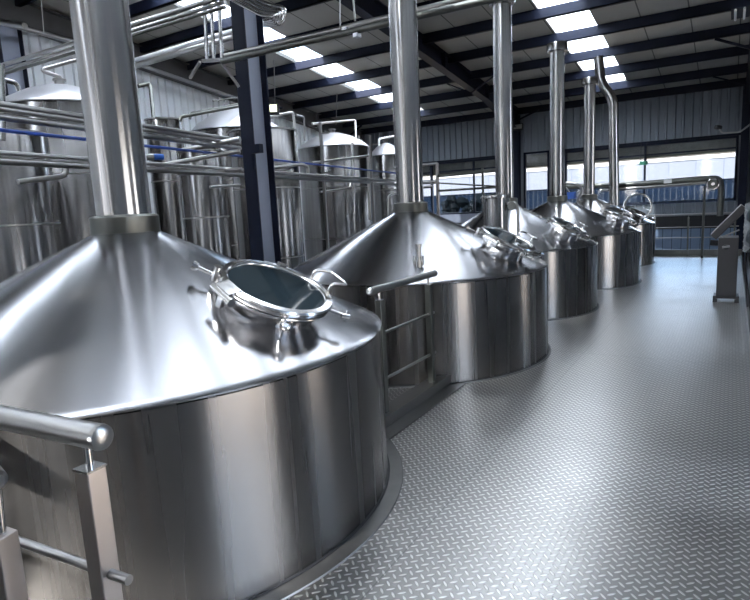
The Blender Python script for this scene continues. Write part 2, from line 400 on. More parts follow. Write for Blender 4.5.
h_column(XW+.25, 7.42, GF, roofz(7.6)-.7, .3, .5, 'steel_column', 'navy and grey steel column on the white gable wall at the left edge')
h_column(XR-.22, YB-.25, GF, ZE-.2, .22, .3, 'steel_column', 'dark steel column in the right-hand far corner', 'navy')
def rafter(x, name, label, d, webmat, y_end=YB-.2, haunch=.35):
    t = thing(name, (x, y_end, ZE), label, 'beam')
    ysr = [RIDGE, 6, 18.5, y_end]; off = [.24]*4
    w = MB(); fl = MB(); fu = MB()
    for k in range(3):
        ya, yb = ysr[k], ysr[k+1]
        da = d; db = d+(haunch if k == 2 else 0)
        za, zb = roofz(ya)-.10, roofz(yb)-.10
        w.add([(x-.01, ya, za), (x+.01, ya, za), (x+.01, yb, zb), (x-.01, yb, zb), (x-.01, ya, za-da), (x+.01, ya, za-da), (x+.01, yb, zb-db), (x-.01, yb, zb-db)],
              [(0,1,2,3),(7,6,5,4),(0,4,5,1),(1,5,6,2),(2,6,7,3),(3,7,4,0)])
        fl.bar((x, ya, za-da), (x, yb, zb-db), .24, .025); fu.bar((x, ya, za), (x, yb, zb), .24, .025)
    w.build('web', webmat, t); fl.build('flange', webmat, t); fu.build('flange', webmat, t)
    # splice and stiffener plates
    for ys_ in (15.2, 18.5): MB().box((x-.12, ys_-.015, roofz(ys_)-.10-d), (x+.12, ys_+.015, roofz(ys_)-.10)).build('splice_plate', webmat, t)
    return t
rafter(XF, 'rafter_beam', 'dark navy sloping rafter beam running down to the back wall', .42, 'navy')
rafter(XW+.2, 'rafter_beam', 'grey sloping rafter beam along the top of the white gable wall', .55, 'liner', haunch=.3)
rafter(XR-.15, 'rafter_beam', 'dark rafter beam above the right-hand side wall', .4, 'navy')
npur = 0
ordn = ['lowest purlin, touching the back wall', 'second purlin up from the back wall', 'third purlin up from the back wall', 'fourth purlin up from the back wall',
        'fifth purlin up from the back wall', 'sixth purlin up from the back wall', 'seventh purlin up from the back wall', 'eighth purlin up from the back wall',
        'ninth purlin up from the back wall']
for k in range(0, 16):
    y = YB-k*STEP
    if k == 0: y = YB-.16
    z = roofz(y)
    mb = MB().box((XW+.05, y-.035, z-.24), (XR-.02, y+.035, z-.01)).box((XW+.05, y-.035, z-.24), (XR-.02, y+.08, z-.225))
    o = mb.build('purlin', 'navy', origin=(XF, y, z))
    tag(o, 'navy cross purlin under the roof, '+(ordn[k] if k < 9 else 'overhead and nearer than the ninth'), 'purlin', 'navy purlins across the roof')
# knee and fly braces
def brace(p, q, label, r=.02):
    tag(MB().bar(p, q, r*2, r*2).build('brace', 'navy', origin=p), label, 'brace')
brace((XF, 17.3, roofz(17.3)-.62), (XF+.75, 17.25, roofz(17.25)-.25), 'dark diagonal brace right of the sloping rafter beam')
brace((XF, 17.3, roofz(17.3)-.62), (XF-.75, 17.25, roofz(17.25)-.25), 'dark diagonal brace left of the sloping rafter beam')
brace((XF+.02, 21.5, 4.55), (XF+.85, 21.6, 4.88), 'short diagonal knee brace at the top of the slim back column', .03)
brace((XR-.2, 20.4, roofz(20.4)-.62), (XR-1.1, 20.42, roofz(20.4)-.25), 'dark fly brace near the right end of the roof')
brace((XR-.2, 17.25, roofz(17.25)-.62), (XR-1.0, 17.25, roofz(17.25)-.25), 'nearer dark fly brace at the right end of the roof', .03)
brace((XW+.3, 20.4, roofz(20.4)-.72), (XW+1.1, 20.42, roofz(20.4)-.25), 'dark knee brace in the far left corner of the roof', .03)

# ------------------------------------------------------------------ brewing kettles
R_K, ZR, ZT = 1.57, 1.0, 1.665
def clamp_bits(mk, th, rr, h, kind, man):
    """swing bolt on the hatch rim at local angle th"""
    c, s = math.cos(th), math.sin(th)
    def L(r, t, z): return mk @ Vector((r*c-t*s, r*s+t*c, z))
    mb = MB()
    if kind == 'knob':      # long bolt sticking outward with a round head
        mb.tube([L(rr-.01, 0, h-.06), L(rr+.13, 0, h-.045)], .010, 10)
        mb.tube([L(rr+.125, 0, h-.046), L(rr+.15, 0, h-.043)], [.024, .028], 14)
        mb.tube([L(rr+.0, -.035, h-.035), L(rr+.0, .035, h-.035)], .016, 10)
        mb.tube([L(rr+.02, 0, h-.09), L(rr+.02, 0, h+.0)], .022, 10)
    elif kind == 'ring':    # eye nut
        pts = [L(rr+.045, .028*math.sin(q), h-.035+.028*math.cos(q)) for q in [2*PI*k/16 for k in range(16)]]
        mb.tube(pts, .007, 8, closed=True)
        mb.tube([L(rr-.01, 0, h-.03), L(rr+.045, 0, h-.04)], .016, 10)
        mb.tube([L(rr+.02, 0, h-.12), L(rr+.02, 0, h+.01)], .010, 10)
    elif kind == 'wing':
        mb.tube([L(rr-.01, 0, h-.03), L(rr+.09, 0, h-.03)], .010, 10)
        mb.tube([L(rr+.09, -.028, h-.05), L(rr+.09, .028, h-.01)], .009, 8)
        mb.tube([L(rr+.065, -.02, h-.03), L(rr+.11, .0, h-.03)], .015, 8)
    mb.build('clamp', 'steel_polished', man)

def make_manway(root, cx, cy, rad, ang, Rm=.255, tilt_extra=0., open_lid=False, Rk=R_K, turn=0.):
    slope = math.atan2(ZT-ZR, Rk-.2)
    zc = ZR+(ZT-ZR)*(Rk-rad)/(Rk-.2)
    o = Vector((cx+rad*math.cos(ang), cy+rad*math.sin(ang), zc))
    ang += turn
    n = Vector((math.sin(slope+tilt_extra)*math.cos(ang), math.sin(slope+tilt_extra)*math.sin(ang), math.cos(slope+tilt_extra)))
    if turn: o += n*.03
    t = Vector((-math.sin(ang), math.cos(ang), 0)); dn = t.cross(n)
    mk = Matrix(((dn.x, t.x, n.x, o.x), (dn.y, t.y, n.y, o.y), (dn.z, t.z, n.z, o.z), (0, 0, 0, 1)))
    h = .13
    mb = MB().lathe([(.70*Rm, -.16), (.74*Rm, -.05), (.78*Rm, .015), (.86*Rm, .045), (.95*Rm, .07), (.98*Rm, .09), (.98*Rm, .100)], 56, mk)
    mb.lathe([(.98*Rm, .100), (.80*Rm, .100)], 56, mk).lathe([(.98*Rm+.004, .088), (1.02*Rm, .09), (1.03*Rm, .096), (1.02*Rm, .102), (.98*Rm, .103)], 56, mk)
    man = mb.build('manway', 'steel_polished', root)
    mk2 = mk
    if open_lid:
        cc = Vector((cx+1.20, cy-.25, 1.42))
        mk2 = Matrix.Translation(cc) @ Matrix.Rotation(math.radians(8), 4, 'Z') @ Matrix.Rotation(math.radians(84), 4, 'X') @ Matrix.Translation((0, 0, -.12))
    ring = MB().lathe([(.96*Rm, .106), (1.04*Rm, .108), (1.055*Rm, .116), (1.055*Rm, .134), (1.03*Rm, .143), (.93*Rm, .147), (.90*Rm, .142), (.885*Rm, .135), (.885*Rm, .110), (.96*Rm, .106)], 56, mk2)
    ring.build('lid_ring', 'steel_polished', man)
    MB().disc(.90*Rm, .134, 48, mk2).lathe([(.90*Rm, .134), (.90*Rm, .112)], 48, mk2).build('sight_glass', 'glass' if open_lid else 'hatch_glass', man)
    MB().lathe([(1.0*Rm, .098), (1.035*Rm, .102), (1.0*Rm, .108)], 48, mk).build('gasket', 'black', man)
    D = math.radians
    clamp_bits(mk, D(207), Rm*1.05, h, 'knob', man)
    clamp_bits(mk, D(318), Rm*1.05, h, 'ring', man)
    clamp_bits(mk, D(28), Rm*1.05, h, 'wing', man)
    # hinge block on the near upper side
    th = D(256); c, s = math.cos(th), math.sin(th)
    def L(r, tt, z): return mk @ Vector((r*c-tt*s, r*s+tt*c, z))
    mb = MB(); mb.bar(L(Rm*.92, 0, .14), L(Rm*1.16, 0, .12), .12, .022, up=n)
    mb.bar(L(Rm*1.13, 0, .03), L(Rm*1.13, 0, .12), .03, .03); mb.build('hinge_plate', 'steel_polished', man)
    MB().tube([L(Rm*1.17, -.08, .105), L(Rm*1.17, .085, .105)], .018, 14).tube([L(Rm*1.17, .085, .105), L(Rm*1.17, .10, .105)], .024, 14).build('hinge_pin', 'steel_polished', man)
    # U-shaped handle on the far side
    th = D(72); c, s = math.cos(th), math.sin(th)
    MB().bent([L(Rm*.98, -.085, .14), L(Rm*1.0, -.085, .20), L(Rm*1.42, -.085, .19), L(Rm*1.42, .085, .19), L(Rm*1.0, .085, .20), L(Rm*.98, .085, .14)], .009, .03).build('handle', 'steel_polished', man)
    th = D(125); c, s = math.cos(th), math.sin(th)
    MB().bar(L(Rm*.98, 0, .14), L(Rm*1.12, 0, .14), .05, .02, up=n).tube([L(Rm*1.1, -.03, .14), L(Rm*1.1, .03, .14)], .012, 10).build('lug', 'steel_polished', man)
    return man, mk

def make_kettle(cx, cy, label, R=R_K, flue_r=.15, flue_top=4.9, hatch=(1.1, 0.0), cap=True, Rm=.255, open_lid=False, collar_r=.2, rw=.03, turn=0.):
    root = thing('brew_kettle', (cx, cy, 0), label, 'brewing kettle', 'conical-topped brewing kettles along the walkway')
    T = Matrix.Translation((cx, cy, 0)); n = 160
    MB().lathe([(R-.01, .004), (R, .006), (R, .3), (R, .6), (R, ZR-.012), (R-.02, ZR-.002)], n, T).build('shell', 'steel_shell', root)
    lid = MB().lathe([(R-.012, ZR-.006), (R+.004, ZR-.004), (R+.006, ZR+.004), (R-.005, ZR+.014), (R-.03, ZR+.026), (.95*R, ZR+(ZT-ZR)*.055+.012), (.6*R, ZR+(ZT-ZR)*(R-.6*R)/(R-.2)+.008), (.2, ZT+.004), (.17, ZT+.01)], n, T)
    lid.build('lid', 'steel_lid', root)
    MB().lathe([(R-.03, -.003), (R+rw, -.003), (R+rw+.004, .004), (R+rw, .012), (R-.03, .012)], n, T).build('floor_ring', 'ring', root)
    MB().lathe([(R-.01, .011), (R+.014, .011), (R+.016, .015), (R+.012, .019), (R-.01, .019)], n, T).build('seal', 'black', root)  # black ring standing in for the dark gap at the shell foot
    MB().lathe([(flue_r, ZT-.03), (collar_r, ZT-.03), (collar_r+.004, ZT-.02), (collar_r+.004, ZT+.10), (collar_r-.01, ZT+.112), (flue_r-.005, ZT+.115)], 56, T).build('collar', 'steel_dark', root)
    MB().lathe([(flue_r, ZT+.10), (flue_r, 2.6), (flue_r, flue_top)], 64, T).lathe([(flue_r, flue_top), (flue_r-.01, flue_top), (flue_r-.01, ZT+.2)], 64, T).build('flue', 'steel_flue', root)
    if cap:
        MB().lathe([(flue_r, flue_top-.16), (flue_r+.05, flue_top-.16), (flue_r+.06, flue_top-.15), (flue_r+.06, flue_top-.02), (flue_r+.055, flue_top), (flue_r-.01, flue_top+.002)], 56, T).build('flue_cap', 'steel_flue', root)
    man, mk = make_manway(root, cx, cy, hatch[0], hatch[1], Rm, open_lid=open_lid, Rk=R, turn=turn)
    return root, mk
D = math.radians
k1, mk1 = make_kettle(-3.25, 2.33, 'foremost and largest-looking steel kettle, filling the left of the photo', flue_r=.162, hatch=(1.10, D(3)), Rm=.30, rw=.10)
k2, mk2_ = make_kettle(-3.27, 6.22, 'second steel kettle from the viewer, just beyond the short railing', flue_r=.160, hatch=(1.17, D(-6)), Rm=.30, turn=D(7))
k3, mk3 = make_kettle(-3.17, 9.34, 'third steel kettle from the viewer, with a small canister on its near side', R=1.43, flue_r=.145, hatch=(1.09, D(-20)), Rm=.28, turn=D(20))
k4, mk4 = make_kettle(-3.11, 12.5, 'fourth steel kettle from the viewer, last one whose whole side shows', R=1.61, flue_r=.145, flue_top=4.79, hatch=(1.22, D(-10)), Rm=.29, turn=D(15))
k5, mk5 = make_kettle(-3.18, 16.05, 'farthest steel kettle, mostly hidden, with its round hatch lid standing open', flue_r=.14, flue_top=4.68, hatch=(1.15, D(-14)), Rm=.32, open_lid=True)
k0, mk0 = make_kettle(-3.25, -1.55, 'steel kettle behind the viewer, seen only as a reflection in the foremost kettle', flue_r=.16, rw=.10, Rm=.30)  # added out of view, gives the foremost shell something dark to reflect
# handle bars / cross bar seen reflected on second hatch
for mk, root in ((mk2_, k2), (mk3, k3), (mk4, k4)):
    MB().tube([mk@Vector((.36, -.16, .08)), mk@Vector((.36, .16, .08))], .014, 10).tube([mk@Vector((.24, -.12, .06)), mk@Vector((.37, -.12, .08))], .012, 8).tube([mk@Vector((.24, .12, .06)), mk@Vector((.37, .12, .08))], .012, 8).build('grab_bar', 'steel_polished', root)
# small valve on the lid of the second kettle behind the railing
v = P(419, 268, x=-2.62); v.z = v.z
tv = thing('relief_valve', (v.x, v.y, v.z-.06), 'small upright steel valve on the near side of the second kettle lid', 'valve')
zz = ZR+(ZT-ZR)*(R_K-math.hypot(v.x+3.27, v.y-6.22))/(R_K-.2)
MB().tube([(v.x, v.y, zz-.02), (v.x, v.y, zz+.06)], .035, 14).tube([(v.x, v.y, zz+.05), (v.x, v.y, zz+.20)], .026, 14).build('body', 'steel_polished', tv)
MB().tube([(v.x, v.y, zz+.20), (v.x, v.y, zz+.225)], .034, 14).build('cap', 'steel_polished', tv)
for s_ in (-1, 1): MB().tube([(v.x+s_*.045, v.y, zz+.02), (v.x+s_*.045, v.y, zz+.11)], .012, 8).tube([(v.x, v.y, zz+.06), (v.x+s_*.055, v.y, zz+.06)], .010, 8).build('side_bolt', 'steel_polished', tv)

# canister standing on the third kettle
cx, cy = -2.93, 8.22
zc = ZR+(ZT-ZR)*(1.43-math.hypot(cx+3.17, cy-9.34))/(1.23)
tc_ = thing('steel_canister', (cx, cy, zc), 'upright steel canister with a clamped lid on the third kettle', 'canister')
T = Matrix.Translation((cx, cy, 0))
MB().lathe([(.0, zc+.0), (.165, zc-.1), (.175, zc+.04), (.175, zc+.10), (.175, 1.78)], 40, T).build('body', 'steel_flue', tc_)
MB().lathe([(.175, 1.775), (.20, 1.78), (.205, 1.80), (.20, 1.82), (.12, 1.835), (.03, 1.845), (0.001, 1.846)], 40, T).build('lid', 'steel_polished', tc_)
for k in range(6):
    q = 2*PI*k/6; p = Vector((cx+.195*math.cos(q), cy+.195*math.sin(q), 1.80))
    MB().tube([p-Vector((0, 0, .06)), p+Vector((0, 0, .05))], .011, 8).build('lid_bolt', 'steel_polished', tc_)
MB().bent([(cx+.15, cy, 1.70), (cx+.33, cy, 1.70), (cx+.33, cy+.02, 1.12)], .022, .09).build('side_pipe', 'steel_satin', tc_)
MB().tube([(cx+.25, cy-.03, 1.66), (cx+.25, cy+.09, 1.66)], .06, 20).build('flange', 'steel_dark', tc_)
# bent flue near the farthest kettle
x0, y0 = -2.66, 16.7
pb = [(x0, y0, 1.45), (x0, y0, P(614, 105, y=y0).z)]
p1 = P(601, 84, y=y0); p2 = P(598.5, 57, y=y0)
o = MB().bent([pb[0], P(613, 98, y=y0), p1, p2], .125, .25, 20).build('bent_flue', 'steel_flue', origin=pb[0]); tag(o, 'slim steel flue with a double bend beside the farthest kettle flue', 'flue')

# overturned cables / valve cluster left of the farthest kettles
def pump_cluster():
    base = P(575, 200, y=15.0)
    t = thing('valve_manifold', (base.x, base.y, 1.5), 'jumble of small steel valves and pipes between two far flues', 'valves')
    MB().bent([P(566, 183, y=14.6), P(578, 184, y=14.6), P(583, 190, y=14.6), P(577, 200, y=14.6), P(585, 212, y=14.6)], .035, .1).build('pipe', 'pipe', t)
    MB().bent([P(566, 187, y=14.6), P(572, 196, y=14.6), P(582, 202, y=14.6)], .02, .05).build('pipe', 'steel_polished', t)
    q = P(571.5, 195, y=14.5); MB().box((q.x-.09, q.y-.06, q.z-.09), (q.x+.09, q.y+.06, q.z+.07)).build('motor', 'blue_plastic', t)
pump_cluster()

# ------------------------------------------------------------------ railings
def railing(name, label, a, b, top, base, posts, mids, rail_r=.03, post_w=.055, rod_r=.0125, over=.10, kerb=None, pm='post'):
    a = Vector(a); b = Vector(b); d = (b-a).normalized()
    t = thing(name, (a.x, a.y, base), label, 'railing', None)
    up = Vector((0, 0, 1))
    A = Vector((a.x, a.y, top)); B = Vector((b.x, b.y, top))
    MB().tube([A-d*(over+.006), A-d*over, B+d*over, B+d*(over+.006)], [rail_r*.8, rail_r, rail_r, rail_r*.8], 24).build('top_rail', 'steel_satin', t)
    for E_, e_ in ((B, d), (A, -d)):
        MB().tube([E_+e_*(over+.001), E_+e_*(over+.012), E_+e_*(over+.02)], [rail_r*1.04, rail_r*.98, rail_r*.6], 24).build('end_cap', 'steel_satin', t)
    for p in posts:
        q = a+(b-a)*p; s = d.cross(up)
        pb_ = MB(); pb_.bar((q.x, q.y, base), (q.x, q.y, top-.085), post_w, post_w, up=d)
        po = pb_.build('post', pm, t, bevel=.003)
        MB().tube([(q.x, q.y, top-.09), (q.x, q.y, top-.02)], .010, 12).build('pin', 'steel_polished', po)
        MB().bar((q.x, q.y, top-.088), (q.x, q.y, top-.082), post_w*1.05, post_w*1.05, up=d).build('post_cap', 'steel_polished', po)
    for z in mids:
        s = 0
        MB().tube([(a-d*.09)+up*(z-a.z), (b+d*.09)+up*(z-b.z)], rod_r, 14).build('rod', 'steel_satin', t)
    return t
# short railing between kettle one and two (runs along the walkway edge)
railing('guard_railing', 'short steel railing closing the gap between the two nearest kettles', (-2.34, 3.86, 0), (-2.33, 4.72, 0), 1.11, -.02, (0, 1), (.75, .37), pm='steel_dark', over=.13)
struct(MB().box((-2.42, 3.45, 0.0), (-2.27, 5.05, .10)).box((-2.27, 3.45, 0), (-2.14, 5.05, .012)).build('trim_10', 'steel_satin'))
# nearest railing bottom left
e1 = P(105, 438, y=.76)   # cap centre
e0 = P(-60, 405, z=e1.z)
dr = (e1-e0).normalized()
pq = P(92, 462, z=e1.z-.07)
b1 = e1-dr*.07
railing('guard_railing', 'nearest steel railing, its capped end at the lower left corner', (b1.x-dr.x*1.2, b1.y-dr.y*1.2, 0), (b1.x, b1.y, 0), e1.z, 0, (0, 1), (e1.z-.36, e1.z-.72), over=.05, rail_r=.031, post_w=.052)
f1 = P(-3, 480, y=.64); pt = P(4, 534, y=.64)
t = thing('stair_railing', (pt.x, pt.y, -.3), 'stair railing whose post and rounded rail end show at the far lower left edge', 'railing')
MB().tube([f1, f1+Vector((-.9, .25, -.05))], .024, 20).tube([f1+Vector((.0, 0, 0)), f1+Vector((.012, -.003, .0))], [.024, .014], 20).build('top_rail', 'steel_satin', t)
po = MB().bar((pt.x-.012, pt.y, -.3), (pt.x-.012, pt.y, pt.z), .052, .052, up=dr).build('post', 'post', t, bevel=.003)
MB().tube([(pt.x-.012, pt.y, pt.z-.01), (f1.x-.03, f1.y+.01, f1.z-.01)], .011, 12).build('pin', 'steel_polished', po)
# far railing across the walkway end
railing('guard_railing', 'long low steel railing across the far end of the walkway', (-2.7, 17.75, 0), (.1, 17.75, 0), 1.12, 0, (0, .33, .62, 1), (.78, .5), over=.02, rail_r=.025, post_w=.04, rod_r=.012, pm='steel_dark')

# ------------------------------------------------------------------ control cabinet on the right
t = thing('control_cabinet', (-.02, 10.45, 0), 'grey floor-standing control cabinet with an open slanted desk top', 'cabinet')
MB().box((-.15, 10.45, .09), (.12, 11.0, 1.0)).build('body', 'box_steel', t, bevel=.008)
fb = MB()
fb.box((-.19, 10.40, 0), (-.13, 11.05, .05)).box((.10, 10.40, 0), (.16, 11.05, .05)).box((-.19, 10.40, .05), (-.15, 10.46, .10)).box((.12, 10.40, .05), (.16, 10.46, .10)).box((-.15, 10.47, .05), (.12, 10.55, .09))
fb.build('foot_frame', 'box_steel', t)
# slanted desk panel
pA = P(714, 236, y=10.5); pB = P(743, 207, y=10.5)
MB().bar((pA.x-.01, 10.75, pA.z-.02), (pB.x+.02, 10.75, pB.z), .11, .55, up=(0, 1, 0)).build('desk_panel', 'box_steel', t, bevel=.006)
MB().bar((-.13, 10.47, 1.0), (.12, 10.47, 1.12), .03, .02).build('side_strip', 'steel_satin', t)
q = P(726, 247, y=10.44); MB().tube([(q.x, 10.45, q.z), (q.x, 10.40, q.z)], .038, 18).build('rotary_switch', 'black', t)
MB().bar((q.x-.05, 10.385, q.z+.0), (q.x+.05, 10.385, q.z+.015), .03, .03).build('switch_handle', 'steel_satin', t)
q = P(711, 243, y=10.9); MB().tube([(q.x+.12, 10.85, q.z), (q.x-.01, 10.85, q.z+.01)], .045, 16).build('side_connector', 'black', t)
# crumpled sheeting and cables by the right wall
tp = MB(); nu, nv = 14, 20; random.seed(3)
x_, z_ = .36, 1.15
vs = []
for j in range(nv+1):
    for i in range(nu+1):
        vs.append((.215+.03*math.sin(i*1.9+j*.7)+random.uniform(-.015, .015), 9.6+i*.055, .85+j*.033+.02*math.sin(i)))
tp.add(vs, [(j*(nu+1)+i, j*(nu+1)+i+1, (j+1)*(nu+1)+i+1, (j+1)*(nu+1)+i) for j in range(nv) for i in range(nu)])
o = tp.build('crumpled_sheeting', 'tarp', origin=(.22, 9.6, .85), ang=20); mo = o.modifiers.new('thick', 'SOLIDIFY'); mo.thickness = .01
tag(o, 'crumpled pale grey sheeting hanging beside the control cabinet', 'sheeting')
for i, (a_, b_, c2) in enumerate(((1.12, 0.55, -.35), (.95, .4, -.5), (1.25, .62, -.2))):
    pts = [Vector((.20+.04*i, 10.25+.12*i, a_)), Vector((.17+.04*i, 10.2+.1*i, b_+.15)), Vector((.23+.04*i, 10.1+.1*i, b_-.2)), Vector((.30+.04*i, 9.7-.3*i, c2))]
    o = MB().bent(pts, .014, .2, 8).build('cable', 'black', origin=pts[0])
    tag(o, ['black cable dropping behind the right side of the control cabinet', 'lower black cable sagging below the control cabinet top', 'uppermost black cable beside the crumpled sheeting'][i], 'cable')

# camera on an arm, strip lamp, flood lamps
A = P(718, 127, y=19.0); B = P(722, 133, y=19.0); C = P(740, 132, y=19.0); Dd = P(748, 112, y=17.0)
t = thing('wall_camera_arm', (XR, 18, C.z), 'thin bent arm with a small dark head below the roof at right', 'bracket')
MB().bent([A, B, C, (XR, 18.4, C.z+.25)], .022, .06).build('arm', 'pipe', t)
MB().tube([A-Vector((.05, .06, 0)), A+Vector((.06, .05, -.02))], .06, 12).build('head', 'black', t)
def flood(name, p, label, m, tiltx=.5, w=.3, h=.22, yaw=0):
    t = thing(name, p, label, 'lamp'); r = Matrix.Rotation(yaw, 3, 'Z') @ Matrix.Rotation(tiltx, 3, 'X')
    p = Vector(p)
    MB().box((p.x-w/2, p.y-.03, p.z-h/2), (p.x+w/2, p.y+.05, p.z+h/2), r).build('housing', 'black', t)
    MB().box((p.x-w/2+.03, p.y-.036, p.z-h/2+.03), (p.x+w/2-.03, p.y-.031, p.z+h/2-.03), r, p).build('lens', m, t)
    MB().tube([p+Vector((0, .03, 0)), p+Vector((0, .25, .05))], .02, 8).build('bracket', 'navy', t)
flood('flood_lamp', P(273, 109, y=8.3), 'small pale yellow flood lamp right of the large navy column', 'lamp_lens', -.25, .20, .19, .6)
flood('flood_lamp', P(518, 127, y=21.3), 'dim rectangular flood lamp on the slim back column', 'lamp_lens_dim', -.3, .36, .22)
p = P(740, 13, y=11.5)
t = thing('strip_lamp', p, 'caged strip lamp under the roof at the upper right corner', 'lamp')
MB().box((p.x-.12, p.y-.35, p.z), (p.x+.14, p.y+.35, p.z+.06)).build('housing', 'navy', t)
for s_ in (-1, 1): MB().tube([(p.x+.06*s_, p.y-.33, p.z-.02), (p.x+.06*s_, p.y+.33, p.z-.02)], .018, 10).build('lamp_tube', 'white_paint', t)
MB().bar((p.x, p.y, p.z+.05), (p.x, p.y, roofz(p.y)-.2), .03, .03).build('hanger', 'navy', t)
# green sign hanging in the big window
p = P(644, 163, y=21.75)
t = thing('exit_sign', p, 'tiny green sign hanging in front of the long back window', 'sign')
MB().box((p.x-.14, p.y-.02, p.z-.06), (p.x+.12, p.y+.02, p.z+.06)).build('panel', 'green', t)
for s_ in (-.1, .08): MB().tube([(p.x+s_, p.y, p.z+.05), (p.x+s_, p.y, 3.42)], .008, 6).build('rod', 'black', t)

# big pipe loop with a wheel in front of the long window
yy = 17.3
t = thing('pipe_loop', P(640, 187, y=yy), 'long horizontal pipe that bends down beside a round wheel at far right', 'pipe')
MB().bent([P(566, 187, y=yy), P(640, 184, y=yy), P(708, 178.5, y=yy), P(720, 178.5, y=yy), P(721.5, 190, y=yy), P(720, 216, y=yy)], .075, .35, 16).build('upper_pipe', 'steel_dark', t)
MB().tube([P(600, 190.5, y=yy), P(640, 187.5, y=yy), P(706, 182.5, y=yy)], .045, 12).build('lower_pipe', 'steel_satin', t)
q = P(713, 184, y=yy-.15)
MB().tube([q, q+Vector((0, .10, 0))], .16, 24).build('wheel', 'steel_dark', t)
MB().tube([q+Vector((.13*math.cos(k), -.01, .13*math.sin(k))) for k in [2*PI*i/20 for i in range(20)]], .018, 8, closed=True).tube([q+Vector((0, -.03, 0)), q+Vector((0, .02, 0))], .04, 12).build('wheel_rim', 'steel_polished', t)
MB().box(tuple(P(664, 183.5, y=yy)-Vector((0, .09, .0))), tuple(P(672, 180, y=yy)+Vector((0, -.075, .02)))).build('tag', 'white_paint', t)
MB().tube([P(704.7, 186, y=yy), (P(704.7, 186, y=yy).x, yy, 0)], .03, 10).build('support', 'steel_dark', t)
# ------------------------------------------------------------------ fermenters behind
def fermenter(px, X, pyrim, R, label, dome=True, name='fermentation_tank', dz=.32, ap=None, cat='tank'):
    c = P(px, pyrim, x=X); zr = P(px, pyrim, x=X+.75*R).z
    if ap: dz = P(px, ap, x=X).z-zr
    # the near part of the rim is what the photo shows as the edge
    t = thing(name, (c.x, c.y, GF), label, cat, 'tall fermentation tanks')
    T = Matrix.Translation((c.x, c.y, 0))
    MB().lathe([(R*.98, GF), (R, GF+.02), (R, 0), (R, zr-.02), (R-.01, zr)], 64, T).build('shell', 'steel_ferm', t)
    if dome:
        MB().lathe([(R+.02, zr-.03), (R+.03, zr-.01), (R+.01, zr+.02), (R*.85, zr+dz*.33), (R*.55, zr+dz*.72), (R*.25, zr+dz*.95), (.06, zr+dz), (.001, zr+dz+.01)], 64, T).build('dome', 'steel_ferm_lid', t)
        MB().lathe([(.09, zr+dz-.02), (.09, zr+dz+.09), (.12, zr+dz+.09), (.12, zr+dz+.12), (.001, zr+dz+.12)], 20, T).build('top_nozzle', 'steel_satin', t)
    else:
        MB().lathe([(R-.01, zr), (R+.015, zr-.01), (R+.015, zr+.02), (R-.02, zr+.03), (R*.5, zr+.05), (.001, zr+.06)], 48, T).build('flat_top', 'steel_satin', t)
    for zb in (zr-1.3, zr-2.9):
        MB().lathe([(R, zb-.012), (R+.012, zb-.008), (R+.012, zb+.008), (R, zb+.012)], 64, T).build('weld_band', 'steel_satin', t)
    return t, Vector((c.x, c.y, zr+dz+.1)), R
fA = fermenter(62, -11.2, 100, 1.15, 'leftmost domed fermentation tank, left of the foremost flue', ap=86)
fB = fermenter(236, -11.2, 125, 1.16, 'domed fermentation tank half hidden behind the large navy column', ap=109)
fD = fermenter(333, -11.2, 143, 1.14, 'domed fermentation tank midway between the navy column and second flue', ap=133)
fE = fermenter(386, -11.2, 153, .60, 'narrow domed fermentation tank just left of the second flue', ap=143)
fC = fermenter(262, -9.4, 127, .78, 'flat-topped steel tank just right of the large navy column', False)
fF = fermenter(200, -9.2, 150, .45, 'short flat-topped steel tank left of the large navy column', False)
fG = fermenter(163, -10.6, 118, .38, 'slim dark-sided steel tank just right of the foremost flue', False)
fH = fermenter(-8, -9.2, 130, .7, 'steel tank cut off by the left edge of the photo', False)

# ------------------------------------------------------------------ pipework
def pipe(name, pts, r, label, m='pipe', br=.1, n=12, cat='pipe', group=None):
    pts = [Vector(p) for p in pts]
    o = MB().bent(pts, r, br, n).build(name, m, origin=pts[0]); return tag(o, label, cat, group)
def runline(px, py, X=-7.1, k=-.185, y_end=17.5, dz=0):
    """horizontal run through the left-edge point, going back beside the fermenters"""
    p = P(px, py, x=X); q = Vector((p.x+k*(y_end-p.y), y_end, p.z+dz)); return p-(q-p).normalized()*1.2, q
for py, r, lab, m in ((104, .035, 'topmost of the long steel pipes crossing in front of the fermenters', 'pipe'),
                   (109, .035, 'long steel pipe close under the topmost one before the fermenters', 'pipe'),
                   (117, .04, 'third long steel pipe down, above the blue pipe', 'pipe'),
                   (130, .022, 'long thin blue pipe running past the fermenters', 'blue_pipe'),
                   (153, .03, 'lower long steel pipe beneath the blue pipe', 'pipe'),
                   (161, .045, 'lowest and thickest long pipe crossing in front of the fermenters', 'steel_satin')):
    a_, b_ = runline(0, py, y_end=8.35) if py < 120 else runline(0, py)
    pipe('process_pipe', [a_, b_], r, lab, m)
# pipe rack brackets for that run
for i, yb in enumerate((5.1, 8.9, 12.2, 15.6)):
    x = -7.1-.185*(yb-3.4)
    t = thing('pipe_stand', (x-.12, yb, GF), ['pipe stand left of the foremost flue', 'pipe stand just right of the large navy column', 'pipe stand in front of the middle domed tank', 'pipe stand nearest the second flue'][i], 'stand')
    MB().bar((x-.14, yb, GF), (x-.14, yb, 3.9), .06, .06).build('post', 'steel_satin', t)
    for z in (2.65, 3.62): MB().bar((x-.16, yb, z), (x+.10, yb, z), .04, .04).build('arm', 'steel_satin', t)
